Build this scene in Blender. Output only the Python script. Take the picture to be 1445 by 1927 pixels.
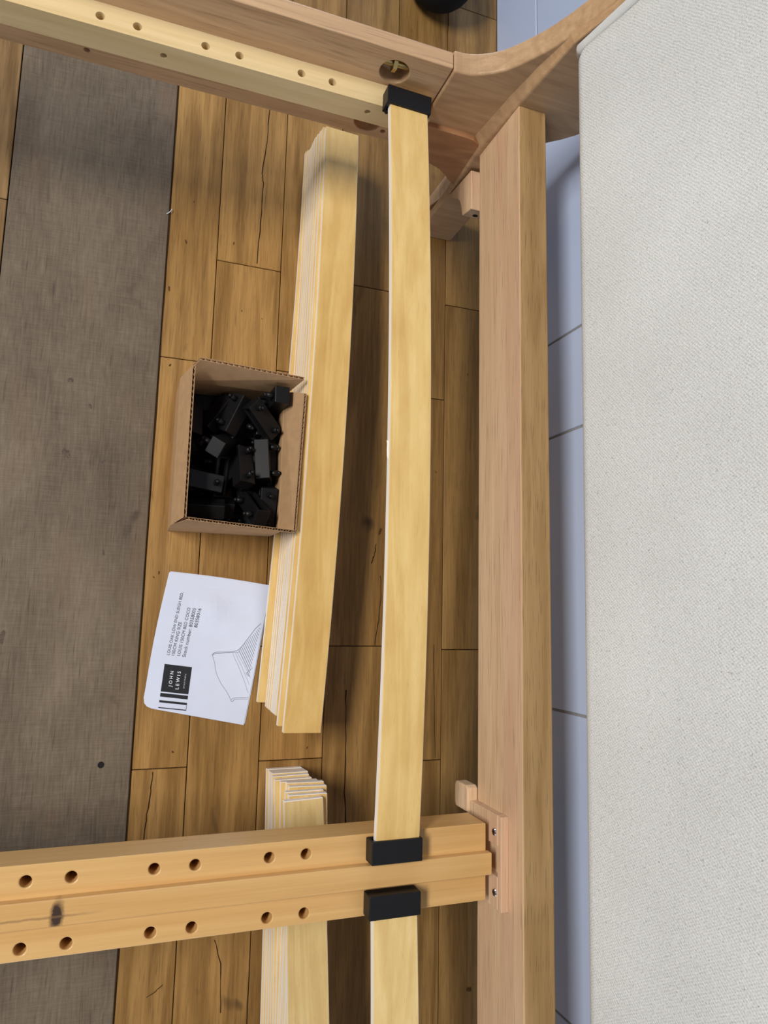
import bpy, bmesh, math, random
from mathutils import Vector, Matrix, Quaternion
random.seed(3)
for o in list(bpy.data.objects):
    bpy.data.objects.remove(o)
SC = bpy.context.scene
COL = SC.collection

# ------------------------------------------------------------------ camera, world, lights, exposure
cam_d = bpy.data.cameras.new('camera')
cam = bpy.data.objects.new('camera', cam_d)
COL.objects.link(cam)
cam_d.sensor_fit = 'VERTICAL'
cam_d.sensor_height = 36.0
cam_d.sensor_width = 27.0
cam_d.lens = 1324.66 * 36.0 / 1927.0
cam_d.clip_start = 0.01
RW = Matrix(((0.93851124, 0.02183692, 0.34455739), (-0.06870747, 0.9898488, 0.1244132), (-0.33834292, -0.14043685, 0.93048458)))
cam.matrix_world = Matrix.Translation((0, 0, 0.84)) @ RW.transposed().to_4x4()
SC.camera = cam

world = bpy.data.worlds.new('world')
SC.world = world
world.use_nodes = True
wb = world.node_tree.nodes['Background']
wb.inputs[0].default_value = (0.86, 0.93, 1.0, 1)
wb.inputs[1].default_value = 0.118

def area(name, loc, target, sx, sy, power, color):
    d = bpy.data.lights.new(name, 'AREA')
    d.shape = 'RECTANGLE'; d.size = sx; d.size_y = sy
    d.energy = power; d.color = color
    o = bpy.data.objects.new(name, d); COL.objects.link(o)
    o.location = loc
    q = (Vector(target) - Vector(loc)).to_track_quat('-Z', 'Y')
    o.rotation_euler = q.to_euler()
    return o
area('window_light', (-1.60, 0.42, 2.47), (0.2, 0.30, 0.1), 1.05, 0.42, 76, (1.0, 0.965, 0.92))
area('side_window_light', (-0.40, -3.0, 0.80), (0.25, 0.3, 0.2), 2.0, 1.3, 28, (0.62, 0.78, 1.0))
area('far_fill_light', (0.05, 3.3, 0.62), (0.40, 0.2, 0.15), 1.1, 1.2, 38, (0.52, 0.71, 1.0))  # added cool fill lamp, brightens the wall gap behind the head rail

SC.view_settings.view_transform = 'Standard'
SC.view_settings.look = 'None'
SC.view_settings.gamma = 1.0
SC.view_settings.use_curve_mapping = False
SC.view_settings.exposure = 0.0

# ------------------------------------------------------------------ materials
def lin(r, g, b):
    def f(c):
        c /= 255.0
        return c / 12.92 if c <= 0.04045 else ((c + 0.055) / 1.055) ** 2.4
    return (f(r), f(g), f(b), 1.0)

class NT:
    def __init__(s, name, rough=0.5, spec=0.4):
        s.m = bpy.data.materials.new(name); s.m.use_nodes = True
        s.t = s.m.node_tree; s.n = s.t.nodes
        s.b = s.n['Principled BSDF']
        s.b.inputs['Roughness'].default_value = rough
        s.b.inputs['Specular IOR Level'].default_value = spec
    def new(s, typ, **kw):
        n = s.n.new(typ)
        for k, v in kw.items():
            setattr(n, k, v)
        return n
    def link(s, a, b): s.t.links.new(a, b)
    def val(s, sock, v):
        if hasattr(v, 'is_linked') or isinstance(v, bpy.types.NodeSocket): s.link(v, sock)
        else: sock.default_value = v
    def math(s, op, a, b=None, clamp=False):
        n = s.new('ShaderNodeMath', operation=op, use_clamp=clamp)
        s.val(n.inputs[0], a)
        if b is not None: s.val(n.inputs[1], b)
        return n.outputs[0]
    def coords(s, scale, offset=True):
        tc = s.new('ShaderNodeTexCoord')
        v = tc.outputs['Object']
        if offset:
            oi = s.new('ShaderNodeObjectInfo')
            m = s.new('ShaderNodeVectorMath', operation='SCALE'); m.inputs[0].default_value = (7.3, 11.1, 5.7)
            s.link(oi.outputs['Random'], m.inputs['Scale'])
            a = s.new('ShaderNodeVectorMath', operation='ADD')
            s.link(v, a.inputs[0]); s.link(m.outputs[0], a.inputs[1]); v = a.outputs[0]
        k = s.new('ShaderNodeVectorMath', operation='MULTIPLY')
        s.link(v, k.inputs[0]); k.inputs[1].default_value = scale
        return k.outputs[0]
    def noise(s, vec, scale=1.0, detail=4, rough=0.55, dist=0.0):
        n = s.new('ShaderNodeTexNoise')
        s.link(vec, n.inputs['Vector'])
        n.inputs['Scale'].default_value = scale; n.inputs['Detail'].default_value = detail
        n.inputs['Roughness'].default_value = rough; n.inputs['Distortion'].default_value = dist
        return n.outputs[0]
    def ramp(s, fac, stops):
        r = s.new('ShaderNodeValToRGB')
        while len(r.color_ramp.elements) < len(stops): r.color_ramp.elements.new(0.5)
        for e, (p, c) in zip(r.color_ramp.elements, stops):
            e.position = p; e.color = c if len(c) == 4 else (*c, 1)
        s.link(fac, r.inputs[0]); return r.outputs[0]
    def mix(s, fac, a, b, mode='MIX'):
        n = s.new('ShaderNodeMix', data_type='RGBA', blend_type=mode)
        s.val(n.inputs[0], fac); s.val(n.inputs[6], a); s.val(n.inputs[7], b)
        return n.outputs[2]
    def bump(s, h, strength=0.2, dist=0.0005):
        b = s.new('ShaderNodeBump'); b.inputs['Strength'].default_value = strength; b.inputs['Distance'].default_value = dist
        s.link(h, b.inputs['Height']); s.link(b.outputs[0], s.b.inputs['Normal'])
    def color(s, c): s.val(s.b.inputs['Base Color'], c)

def vec_axis(axis, across, along):
    v = [across] * 3; v['xyz'.index(axis)] = along
    return tuple(v)

def wood(name, c1, c2, axis, rough=0.45, spec=0.35, fig=(22, 1.2), grain=(160, 5), pore=(900, 22), pore_amt=0.25,
         ring=9.0, ring_amt=0.5, bump=0.12, span=0.23, knots=0.0, tint=False, blush=None, pore_col=(0.25, 0.16, 0.1, 1), dust=0.0):
    m = NT(name, rough, spec)
    big = m.noise(m.coords(vec_axis(axis, *fig)), 1.0, 3, 0.5, 0.6)
    rings = m.math('SINE', m.math('MULTIPLY', big, ring * 6.283))
    rings = m.math('MULTIPLY_ADD', rings, 0.5 * ring_amt)
    rings.node.inputs[2].default_value = 0.5
    g = m.noise(m.coords(vec_axis(axis, *grain)), 1.0, 5, 0.6)
    f = m.math('ADD', m.math('MULTIPLY', rings, 0.45), m.math('MULTIPLY', g, 0.55))
    col = m.ramp(f, [(0.5 - span, c1), (0.5 + span, c2)])
    if blush:
        bn = m.noise(m.coords(vec_axis(axis, 34, 1.6)), 1.0, 3, 0.55, 0.4)
        bmk = m.ramp(bn, [(0.46, (0, 0, 0, 1)), (0.66, (1, 1, 1, 1))])
        col = m.mix(m.math('MULTIPLY', bmk, 0.6), col, blush)
    pn = m.noise(m.coords(vec_axis(axis, *pore)), 1.0, 2, 0.5)
    pm = m.ramp(pn, [(0.56, (0, 0, 0, 1)), (0.70, (1, 1, 1, 1))])
    col = m.mix(m.math('MULTIPLY', pm, pore_amt), col, pore_col, 'MIX')
    if knots > 0:
        kv = m.noise(m.coords(vec_axis(axis, 26, 15)), 1.0, 2, 0.5, 0.3)
        km = m.ramp(kv, [(0.70, (0, 0, 0, 1)), (0.80, (1, 1, 1, 1))])
        col = m.mix(m.math('MULTIPLY', km, knots), col, (0.03, 0.017, 0.008, 1))
    if tint:
        oi = m.new('ShaderNodeObjectInfo')
        col = m.mix(1.0, col, oi.outputs['Color'], 'MULTIPLY')
    m.color(col)
    m.bump(m.math('SUBTRACT', g, m.math('MULTIPLY', pm, 0.6)), bump)
    return m

M = {}
M['plank'] = wood('plank_oak', lin(132, 96, 48), lin(174, 133, 76), 'y', rough=0.42, spec=0.3, grain=(290, 13), fig=(15, 1.2), ring=5, ring_amt=0.5, span=0.17,
                  pore_amt=0.38, pore=(1050, 36), knots=0.8, tint=True, bump=0.2, pore_col=(0.09, 0.045, 0.018, 1)).m
M['oak_x'] = wood('oak_rail', lin(180, 142, 104), lin(214, 177, 136), 'x', pore_amt=0.4, pore=(750, 22), ring_amt=0.35, bump=0.3, pore_col=(0.22, 0.13, 0.07, 1)).m
M['oak_y'] = wood('oak_beech', lin(204, 169, 131), lin(234, 204, 167), 'y', pore_amt=0.4, pore=(750, 22), fig=(26, 1.0), ring=4, ring_amt=0.35, bump=0.3, blush=lin(204, 160, 130), pore_col=(0.24, 0.14, 0.08, 1)).m
M['oak_top'] = wood('oak_rail_top', lin(158, 124, 78), lin(196, 160, 112), 'y', pore_amt=0.42, pore=(850, 30), fig=(18, 1.6), ring=5, ring_amt=0.5, bump=0.35, pore_col=(0.14, 0.085, 0.04, 1)).m
M['oak_z'] = wood('oak_leg', lin(166, 130, 94), lin(202, 166, 126), 'x', pore_amt=0.25, fig=(16, 3), ring_amt=0.3, bump=0.15).m
M['oak_red'] = wood('oak_red', lin(152, 108, 74), lin(182, 136, 98), 'x', pore_amt=0.2, fig=(18, 3), bump=0.1).m
M['pine_pale'] = wood('pale_pine', lin(212, 184, 130), lin(232, 209, 162), 'x', pore_amt=0.1, ring_amt=0.5, ring=4, bump=0.08).m

def pine_beam():
    m = wood('honey_pine', lin(197, 148, 87), lin(223, 181, 119), 'x', rough=0.38, pore_amt=0.08, fig=(24, 0.9), ring=2.5, ring_amt=0.4, bump=0.08)
    return m
M['pine'] = pine_beam().m
def pine_knot():
    m = pine_beam()
    m.m.name = 'honey_pine_knot'
    base = m.b.inputs['Base Color'].links[0].from_socket
    tc = m.new('ShaderNodeTexCoord'); sx = m.new('ShaderNodeSeparateXYZ'); m.link(tc.outputs['Object'], sx.inputs[0])
    nz = m.noise(m.coords((160, 160, 160), False), 1.0, 3, 0.6)
    jx = m.math('MULTIPLY_ADD', nz, 0.006); jx.node.inputs[2].default_value = -0.003
    x = m.math('ADD', sx.outputs[0], jx)
    kx = m.math('DIVIDE', m.math('ADD', x, 0.0302), 0.0056)
    ky = m.math('DIVIDE', m.math('ADD', sx.outputs[1], 0.0012), 0.0125)
    d = m.math('POWER', m.math('ADD', m.math('MULTIPLY', kx, kx), m.math('MULTIPLY', ky, ky)), 0.5)
    km = m.ramp(d, [(0.5, (1, 1, 1, 1)), (0.68, (0.6, 0.6, 0.6, 1)), (1.0, (0, 0, 0, 1))])
    col = m.mix(m.math('MULTIPLY', km, 1.0), base, lin(66, 50, 40))
    ly = m.math('ABSOLUTE', m.math('ADD', m.math('ADD', sx.outputs[1], 0.0022), m.math('MULTIPLY', jx, 0.3)))
    lm = m.ramp(m.math('DIVIDE', ly, 0.0016), [(0.2, (1, 1, 1, 1)), (0.8, (0, 0, 0, 1))])
    lx = m.ramp(m.math('ABSOLUTE', m.math('DIVIDE', m.math('ADD', sx.outputs[0], 0.045), 0.05)), [(0.4, (1, 1, 1, 1)), (1.0, (0, 0, 0, 1))])
    col = m.mix(m.math('MULTIPLY', m.math('MULTIPLY', lm, lx), 0.6), col, lin(130, 96, 66))
    m.color(col)
    return m.m
M['pine_knot'] = pine_knot()

def birch(name, c1, c2, c3):
    m = NT(name, 0.42, 0.35)
    big = m.noise(m.coords((26, 1.6, 26)), 1.0, 3, 0.5, 1.2)
    r = m.math('SINE', m.math('MULTIPLY', big, 30.0))
    r = m.math('MULTIPLY_ADD', r, 0.16); r.node.inputs[2].default_value = 0.5
    g = m.noise(m.coords((110, 7, 110)), 1.0, 5, 0.6)
    cloud = m.noise(m.coords((60, 22, 60)), 1.0, 3, 0.5)
    f = m.math('ADD', m.math('ADD', m.math('MULTIPLY', r, 0.35), m.math('MULTIPLY', g, 0.35)), m.math('MULTIPLY', cloud, 0.3))
    col = m.ramp(f, [(0.30, c1), (0.52, c2), (0.72, c3)])
    pn = m.noise(m.coords((1300, 60, 1300)), 1.0, 2, 0.5)
    pm = m.ramp(pn, [(0.60, (0, 0, 0, 1)), (0.72, (1, 1, 1, 1))])
    col = m.mix(m.math('MULTIPLY', pm, 0.16), col, lin(150, 100, 50))
    oi = m.new('ShaderNodeObjectInfo')
    col = m.mix(1.0, col, oi.outputs['Color'], 'MULTIPLY')
    m.color(col); m.bump(g, 0.06)
    return m.m
M['birch'] = birch('birch_face', lin(204, 163, 95), lin(224, 188, 119), lin(236, 206, 142))

def birch_edge():
    m = NT('birch_plies', 0.55, 0.3)
    g = m.noise(m.coords((200, 9, 700)), 1.0, 4, 0.6)
    p = m.noise(m.coords((3, 0.8, 520)), 1.0, 1, 0.5)
    f = m.math('ADD', m.math('MULTIPLY', g, 0.45), m.math('MULTIPLY', p, 0.55))
    col = m.ramp(f, [(0.30, lin(243, 220, 188)), (0.42, lin(252, 243, 230)), (0.58, lin(255, 250, 242))])
    m.color(col); m.bump(f, 0.15)
    return m.m
M['birch_edge'] = birch_edge()

def grey_board():
    m = NT('grey_sawn_board', 0.62, 0.25)
    cloud = m.noise(m.coords((9, 4.5, 9), False), 1.0, 5, 0.6, 0.5)
    g = m.noise(m.coords((430, 34, 200), False), 1.0, 4, 0.65, 0.5)
    saw = m.noise(m.coords((34, 700, 10), False), 1.0, 3, 0.6)
    f = m.math('ADD', m.math('ADD', m.math('MULTIPLY', cloud, 0.50), m.math('MULTIPLY', g, 0.30)), m.math('MULTIPLY', saw, 0.20))
    col = m.ramp(f, [(0.32, lin(74, 62, 50)), (0.5, lin(109, 95, 78)), (0.68, lin(137, 122, 102))])
    warm = m.noise(m.coords((18, 6, 10), False), 1.0, 3, 0.5)
    wm = m.ramp(warm, [(0.55, (0, 0, 0, 1)), (0.75, (1, 1, 1, 1))])
    col = m.mix(m.math('MULTIPLY', wm, 0.4), col, lin(122, 95, 71))
    kn = m.noise(m.coords((22, 12, 10), False), 1.0, 3, 0.6, 0.8)
    km = m.ramp(kn, [(0.66, (0, 0, 0, 1)), (0.76, (1, 1, 1, 1))])
    col = m.mix(m.math('MULTIPLY', km, 0.55), col, lin(62, 50, 44))
    dk = m.noise(m.coords((420, 26, 100), False), 1.0, 2, 0.5)
    dm = m.ramp(dk, [(0.62, (0, 0, 0, 1)), (0.74, (1, 1, 1, 1))])
    col = m.mix(m.math('MULTIPLY', dm, 0.45), col, lin(60, 48, 38))
    m.color(col)
    m.bump(m.math('ADD', m.math('MULTIPLY', g, 0.7), m.math('MULTIPLY', saw, 0.3)), 0.4, 0.0006)
    return m.m
M['grey_board'] = grey_board()

def plain(name, c, rough=0.5, spec=0.4, metal=0.0, nscale=None, namt=0.1, bump=0.0):
    m = NT(name, rough, spec)
    m.b.inputs['Metallic'].default_value = metal
    if nscale:
        n = m.noise(m.coords((nscale,) * 3), 1.0, 4, 0.6)
        dark = tuple(x * (1 - namt) for x in c[:3]) + (1,)
        lite = tuple(min(1, x * (1 + namt)) for x in c[:3]) + (1,)
        m.color(m.ramp(n, [(0.35, dark), (0.65, lite)]))
        if bump: m.bump(n, bump, 0.0003)
    else:
        m.color(c)
    return m.m
M['gap'] = plain('floor_gap', lin(36, 26, 18), 0.9, 0.1, nscale=300)
M['crack'] = plain('crack_dark', lin(56, 37, 21), 0.9, 0.05, nscale=400)
M['black'] = plain('black_plastic', lin(19, 19, 21), 0.45, 0.3, nscale=900, namt=0.15, bump=0.06)
M['black_cloth'] = plain('black_knit', lin(22, 22, 24), 0.85, 0.2, nscale=1200, namt=0.5, bump=0.5)
M['card'] = plain('cardboard', lin(186, 150, 112), 0.75, 0.15, nscale=90, namt=0.06, bump=0.05)
M['steel'] = plain('steel', (0.62, 0.62, 0.64, 1), 0.28, 0.5, 1.0, nscale=200, namt=0.1)
M['brass'] = plain('brass_fitting', (0.45, 0.34, 0.14, 1), 0.3, 0.5, 1.0, nscale=200, namt=0.1)
M['paper'] = plain('white_paper', lin(216, 222, 240), 0.6, 0.2, nscale=25, namt=0.02)
M['ink'] = plain('black_ink', lin(44, 44, 48), 0.6, 0.2, nscale=400, namt=0.1)
M['ink_soft'] = plain('grey_ink', lin(80, 80, 90), 0.6, 0.2, nscale=400, namt=0.1)
M['paper_print'] = plain('paper_white_print', lin(228, 228, 234), 0.6, 0.2, nscale=50, namt=0.02)
M['tile'] = plain('white_tile', lin(192, 208, 238), 0.16, 0.5, nscale=4, namt=0.025)
M['grout'] = plain('grout', lin(150, 150, 152), 0.9, 0.1, nscale=200)

def fabric():
    m = NT('woven_fabric', 0.9, 0.15)
    tc = m.new('ShaderNodeTexCoord')
    sx = m.new('ShaderNodeSeparateXYZ'); m.link(tc.outputs['Object'], sx.inputs[0])
    jit = m.noise(m.coords((90, 90, 90), False), 1.0, 2, 0.5)
    y = m.math('ADD', sx.outputs[1], m.math('MULTIPLY', jit, 0.0022))
    z = m.math('ADD', sx.outputs[2], m.math('MULTIPLY', jit, 0.0018))
    a = m.math('SINE', m.math('MULTIPLY', m.math('ADD', m.math('MULTIPLY', y, 0.85), z), 6.283 / 0.0026))
    b = m.math('SINE', m.math('MULTIPLY', m.math('SUBTRACT', y, m.math('MULTIPLY', z, 0.6)), 6.283 / 0.0021))
    fine = m.noise(m.coords((500, 900, 900), False), 1.0, 3, 0.6)
    f = m.math('ADD', m.math('ADD', m.math('MULTIPLY', a, 0.08), m.math('MULTIPLY', b, 0.06)), fine)
    col = m.ramp(f, [(0.2, lin(186, 186, 183)), (0.5, lin(218, 218, 215)), (0.8, lin(239, 240, 238))])
    sp = m.noise(m.coords((100, 520, 520), False), 1.0, 1, 0.4)
    sm = m.ramp(sp, [(0.72, (0, 0, 0, 1)), (0.78, (1, 1, 1, 1))])
    col = m.mix(m.math('MULTIPLY', sm, 0.5), col, lin(110, 104, 96))
    cl = m.noise(m.coords((6, 6, 6), False), 1.0, 3, 0.5)
    col = m.mix(0.25, col, m.ramp(cl, [(0.35, (0.62, 0.61, 0.6, 1)), (0.65, (1, 1, 1, 1))]), 'MULTIPLY')
    m.color(col); m.bump(f, 0.5, 0.0008)
    return m.m
M['fabric'] = fabric()
M['fabric_piping'] = plain('piping_cloth', lin(208, 208, 205), 0.9, 0.15, nscale=1500, namt=0.08, bump=0.25)

# ------------------------------------------------------------------ mesh helpers
class MB:
    def __init__(s): s.v = []; s.f = []; s.mi = []
    def add(s, verts, faces, mi=0):
        k = len(s.v); s.v += [tuple(p) for p in verts]
        for f in faces:
            s.f.append(tuple(i + k for i in f)); s.mi.append(mi)
        return s
    def box(s, x0, x1, y0, y1, z0, z1, mi=0):
        v = [(x, y, z) for x in (x0, x1) for y in (y0, y1) for z in (z0, z1)]
        return s.add(v, [(0, 1, 3, 2), (4, 6, 7, 5), (0, 4, 5, 1), (2, 3, 7, 6), (0, 2, 6, 4), (1, 5, 7, 3)], mi)
    def loft(s, a, b, mi=0):                 # two closed outlines of the same length
        n = len(a)
        fs = [(i, (i + 1) % n, n + (i + 1) % n, n + i) for i in range(n)]
        fs += [tuple(range(n - 1, -1, -1)), tuple(range(n, 2 * n))]
        return s.add(list(a) + list(b), fs, mi)
    def cyl(s, p, q, r, n=16, r2=None, mi=0):
        p, q = Vector(p), Vector(q); d = (q - p).normalized()
        u = d.orthogonal().normalized(); w = d.cross(u); r2 = r if r2 is None else r2
        a = [p + (u * math.cos(t) + w * math.sin(t)) * r for t in [6.28318 * i / n for i in range(n)]]
        b = [q + (u * math.cos(t) + w * math.sin(t)) * r2 for t in [6.28318 * i / n for i in range(n)]]
        return s.loft(a, b, mi)
    def tube(s, path, r, n=10, mi=0):
        path = [Vector(p) for p in path]; rings = []
        u = None
        for i, p in enumerate(path):
            d = (path[min(i + 1, len(path) - 1)] - path[max(i - 1, 0)]).normalized()
            if u is None: u = d.orthogonal().normalized()
            u = (u - d * u.dot(d)).normalized(); w = d.cross(u)
            rings += [p + (u * math.cos(t) + w * math.sin(t)) * r for t in [6.28318 * k / n for k in range(n)]]
        fs = []
        for i in range(len(path) - 1):
            for k in range(n):
                fs.append((i * n + k, i * n + (k + 1) % n, (i + 1) * n + (k + 1) % n, (i + 1) * n + k))
        fs += [tuple(range(n - 1, -1, -1)), tuple(range((len(path) - 1) * n, len(path) * n))]
        return s.add(rings, fs, mi)
    def ribbon(s, pts, w, zf, mi=0):         # flat line of width w over the floor or paper
        P = [Vector((p[0], p[1], 0)) for p in pts]
        n = len(P); vs = []
        for i, p in enumerate(P):
            d = P[min(i + 1, n - 1)] - P[max(i - 1, 0)]
            d.normalize(); nn = Vector((-d.y, d.x, 0))
            ww = w[i] if isinstance(w, (list, tuple)) else w
            for sgn in (1, -1):
                q = p + nn * (sgn * ww / 2); vs.append((q.x, q.y, zf(q.x, q.y)))
        return s.add(vs, [(2 * i, 2 * i + 1, 2 * i + 3, 2 * i + 2) for i in range(n - 1)], mi)
    def mesh(s, name, mats, off=(0, 0, 0)):
        me = bpy.data.meshes.new(name)
        me.from_pydata([(x - off[0], y - off[1], z - off[2]) for x, y, z in s.v], [], s.f)
        for m in (mats if isinstance(mats, (list, tuple)) else [mats]): me.materials.append(m)
        me.polygons.foreach_set('material_index', s.mi)
        bm = bmesh.new(); bm.from_mesh(me); bmesh.ops.recalc_face_normals(bm, faces=bm.faces); bm.to_mesh(me); bm.free()
        me.update(); return me

def wloc(o):
    v = Vector((0, 0, 0))
    while o is not None:
        v = v + o.location; o = o.parent
    return v
def put(name, me, parent=None, loc=None):
    o = bpy.data.objects.new(name, me); COL.objects.link(o)
    if parent: o.parent = parent
    if loc is not None: o.location = loc
    return o
def build(name, mb, mats, parent=None, origin=None, bevel=0.0, seg=2, smooth=False):
    """mb in world coordinates; the object's origin goes to `origin` (default: the parent's place)"""
    pw = wloc(parent) if parent else Vector((0, 0, 0))
    org = Vector(origin) if origin is not None else pw
    me = mb.mesh(name, mats, org)
    if smooth:
        me.polygons.foreach_set('use_smooth', [True] * len(me.polygons))
    o = put(name, me, parent, org - pw)
    if bevel:
        b = o.modifiers.new('bevel', 'BEVEL'); b.width = bevel; b.segments = seg; b.limit_method = 'ANGLE'; b.angle_limit = math.radians(35)
    return o
def cut(o, cutter):
    """drill the holes given by the cutter MB (world coordinates) and bake the result"""
    c = put('cutter', cutter.mesh('cutter', o.data.materials[:]))
    md = o.modifiers.new('b', 'BOOLEAN'); md.operation = 'DIFFERENCE'; md.object = c; md.solver = 'EXACT'
    bpy.context.view_layer.update()
    dg = bpy.context.evaluated_depsgraph_get()
    me = bpy.data.meshes.new_from_object(o.evaluated_get(dg))
    o.modifiers.clear(); o.data = me
    bpy.data.objects.remove(c)
def tag(o, label=None, cat=None, group=None, kind=None):
    if label: o['label'] = label
    if cat: o['category'] = cat
    if group: o['group'] = group
    if kind: o['kind'] = kind
    return o
def empty(name, loc, rz=0.0):
    o = bpy.data.objects.new(name, None); COL.objects.link(o); o.empty_display_size = 0.02
    o.location = loc; o.rotation_euler = (0, 0, rz); return o
def copy_tree(o, parent=None):
    c = o.copy(); COL.objects.link(c)
    if parent: c.parent = parent
    for ch in list(o.children): copy_tree(ch, c)
    return c

# ------------------------------------------------------------------ the setting: floor
floor = build('floor', MB().box(-0.90, 0.4715, -1.15, 1.65, -0.03, -0.0032), M['gap'])
tag(floor, kind='structure')
GX0, GX1 = -0.1531, 0.0199                       # the wide grey board
XS = [0.0203, 0.0790, 0.1589, 0.2344, 0.3126, 0.3891, 0.4700]
STARTS = [0.2925, 0.4252, 0.2950, 0.4259, 0.2856, 0.4220]
TONE = {}
for i in range(6): TONE[i] = (1, 1, 1, 1)
cols = [(XS[i], XS[i + 1], STARTS[i]) for i in range(6)]
x = GX0 - 0.0009
for j in range(9):
    cols.append((x - 0.0785, x, 0.4505 if j % 2 == 0 else 0.21)); x -= 0.0785
for ci, (xa, xb, ys) in enumerate(cols):
    y = ys + 0.4685 * 3
    while y > -1.12:
        ya, yb = max(y - 0.4685, -1.14), min(y, 1.64)
        if yb - ya > 0.02:
            g = 0.00045
            dz = random.uniform(-0.0002, 0.0)
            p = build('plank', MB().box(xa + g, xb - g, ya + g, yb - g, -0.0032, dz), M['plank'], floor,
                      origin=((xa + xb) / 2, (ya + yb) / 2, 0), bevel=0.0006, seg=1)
            t = random.uniform(0.84, 1.06); w = random.uniform(-0.03, 0.03)
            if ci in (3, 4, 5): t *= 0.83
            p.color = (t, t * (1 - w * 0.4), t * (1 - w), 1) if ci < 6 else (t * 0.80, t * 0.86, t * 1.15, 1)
        y -= 0.4685
gb = MB().box(GX0, GX1 - 0.0006, -1.13, 1.63, -0.0032, 0.0012)
gb_o = build('plank', gb, M['grey_board'], floor, origin=(-0.067, 0.1, 0), bevel=0.0010, seg=2)
tag(gb_o, 'wide grey weathered plank with saw marks')
hole_o = build('hole_disc', MB().cyl((-0.0108, -0.1687, 0.0008), (-0.0108, -0.1687, 0.0014), 0.0034, 16), M['black'], floor)  # flat black disc standing in for the dark hole in the grey board
gapline = MB()
yy = -1.0
pts = []
while yy < 1.5:
    pts.append((GX1 + 0.0000 + random.uniform(-0.0004, 0.0004), yy)); yy += 0.03
gapline.ribbon(pts, [random.uniform(0.0004, 0.0015) for _ in pts], lambda a, b: 0.00125)
build('gap_line', gapline, M['crack'], floor)
lint = MB().tube([(0.0165, 0.4705, 0.0022), (0.0190, 0.4722, 0.0034), (0.0212, 0.4748, 0.0036), (0.0222, 0.4778, 0.0030)], 0.00045, 6)
tag(build('wood_shaving', lint, M['paper'], None, origin=(0.019, 0.473, 0.0012)), 'thin curled white shaving at the edge of the grey plank, above the box', 'shaving')
# long drying cracks of the planks
def crack(pts, w0, w1):
    P = []
    for (a, b) in zip(pts[:-1], pts[1:]):
        for k in range(5):
            t = k / 5.0
            P.append((a[0] + (b[0] - a[0]) * t + random.uniform(-0.0006, 0.0006), a[1] + (b[1] - a[1]) * t))
    P.append(pts[-1])
    build('crack', MB().ribbon(P, [random.uniform(w0, w1) * 0.75 for _ in P], lambda a, b: 0.00025), M['crack'], floor)
crack([(0.1353, 0.660), (0.1332, 0.60), (0.1290, 0.553), (0.1312, 0.54), (0.1305, 0.50), (0.1282, 0.4300)], 0.0010, 0.0018)
crack([(0.0425, -0.1790), (0.0415, -0.205), (0.0385, -0.235), (0.0375, -0.262)], 0.0010, 0.0019)
crack([(0.2610, -0.095), (0.2625, -0.15), (0.2630, -0.215), (0.2660, -0.255)], 0.0008, 0.0028)
crack([(0.3025, 0.045), (0.3040, 0.02), (0.3015, -0.010), (0.2970, -0.0410)], 0.0008, 0.0018)
crack([(0.3770, -0.04), (0.3790, -0.11), (0.3810, -0.18)], 0.0005, 0.0011)
crack([(0.1186, -0.3599), (0.1274, -0.3849), (0.1293, -0.4348)], 0.0005, 0.0015)
crack([(0.3360, -0.345), (0.3350, -0.40), (0.3345, -0.46)], 0.0010, 0.0024)
crack([(0.0509, -0.4075), (0.0587, -0.4041), (0.0669, -0.3975)], 0.0006, 0.0012)
crack([(0.2960, 0.085), (0.2935, 0.07), (0.290, 0.060)], 0.0010, 0.0020)

# knots of the boards: flat inlays with ragged outlines
def knot(x, y, r_, mat, z_, asp):
    n = 14; ring = []
    ph = random.uniform(0, 6.28)
    for i in range(n):
        t = 6.28318 * i / n
        q = r_ * (0.72 + 0.28 * math.sin(2 * t + ph) + random.uniform(-0.12, 0.12))
        ring.append((x + 0.62 * q * math.cos(t), y + asp * q * math.sin(t), z_))
    build('knot', MB().add(ring + [(x, y, z_ + 0.00005)], [(i, (i + 1) % n, n) for i in range(n)]), mat, floor)
M['knot'] = plain('plank_knot', lin(86, 56, 28), 0.6, 0.2, nscale=700, namt=0.6)
M['grey_knot'] = plain('grey_board_knot', lin(92, 78, 68), 0.65, 0.2, nscale=600, namt=0.45)
for k in [(0.0412, 0.4410, 0.003), (0.0983, 0.4510, 0.0022), (0.0253, 0.3777, 0.0034), (0.0323, 0.2833, 0.0022), (0.0353, 0.0383, 0.0022), (0.0299, 0.0333, 0.0016), (0.0625, -0.1588, 0.002), (0.2154, -0.1608, 0.002), (0.3774, 0.1856, 0.002), (0.4238, 0.3264, 0.0018), (0.1125, 0.3648, 0.0014), (0.1378, 0.3587, 0.0012), (0.0475, 0.4948, 0.0014), (0.4297, -0.4559, 0.0055), (0.1823, -0.2437, 0.0022), (0.3006, 0.1015, 0.005)]: knot(*k, M['knot'], 0.00022, 0.95)
for k in [(-0.0714, 0.1670, 0.0075), (-0.0730, 0.2500, 0.005), (-0.1168, -0.0355, 0.007), (-0.0315, 0.1612, 0.004), (-0.0504, 0.2225, 0.0035), (-0.0246, 0.0583, 0.003)]: knot(*k, M['grey_knot'], 0.00132, 1.1)

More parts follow.
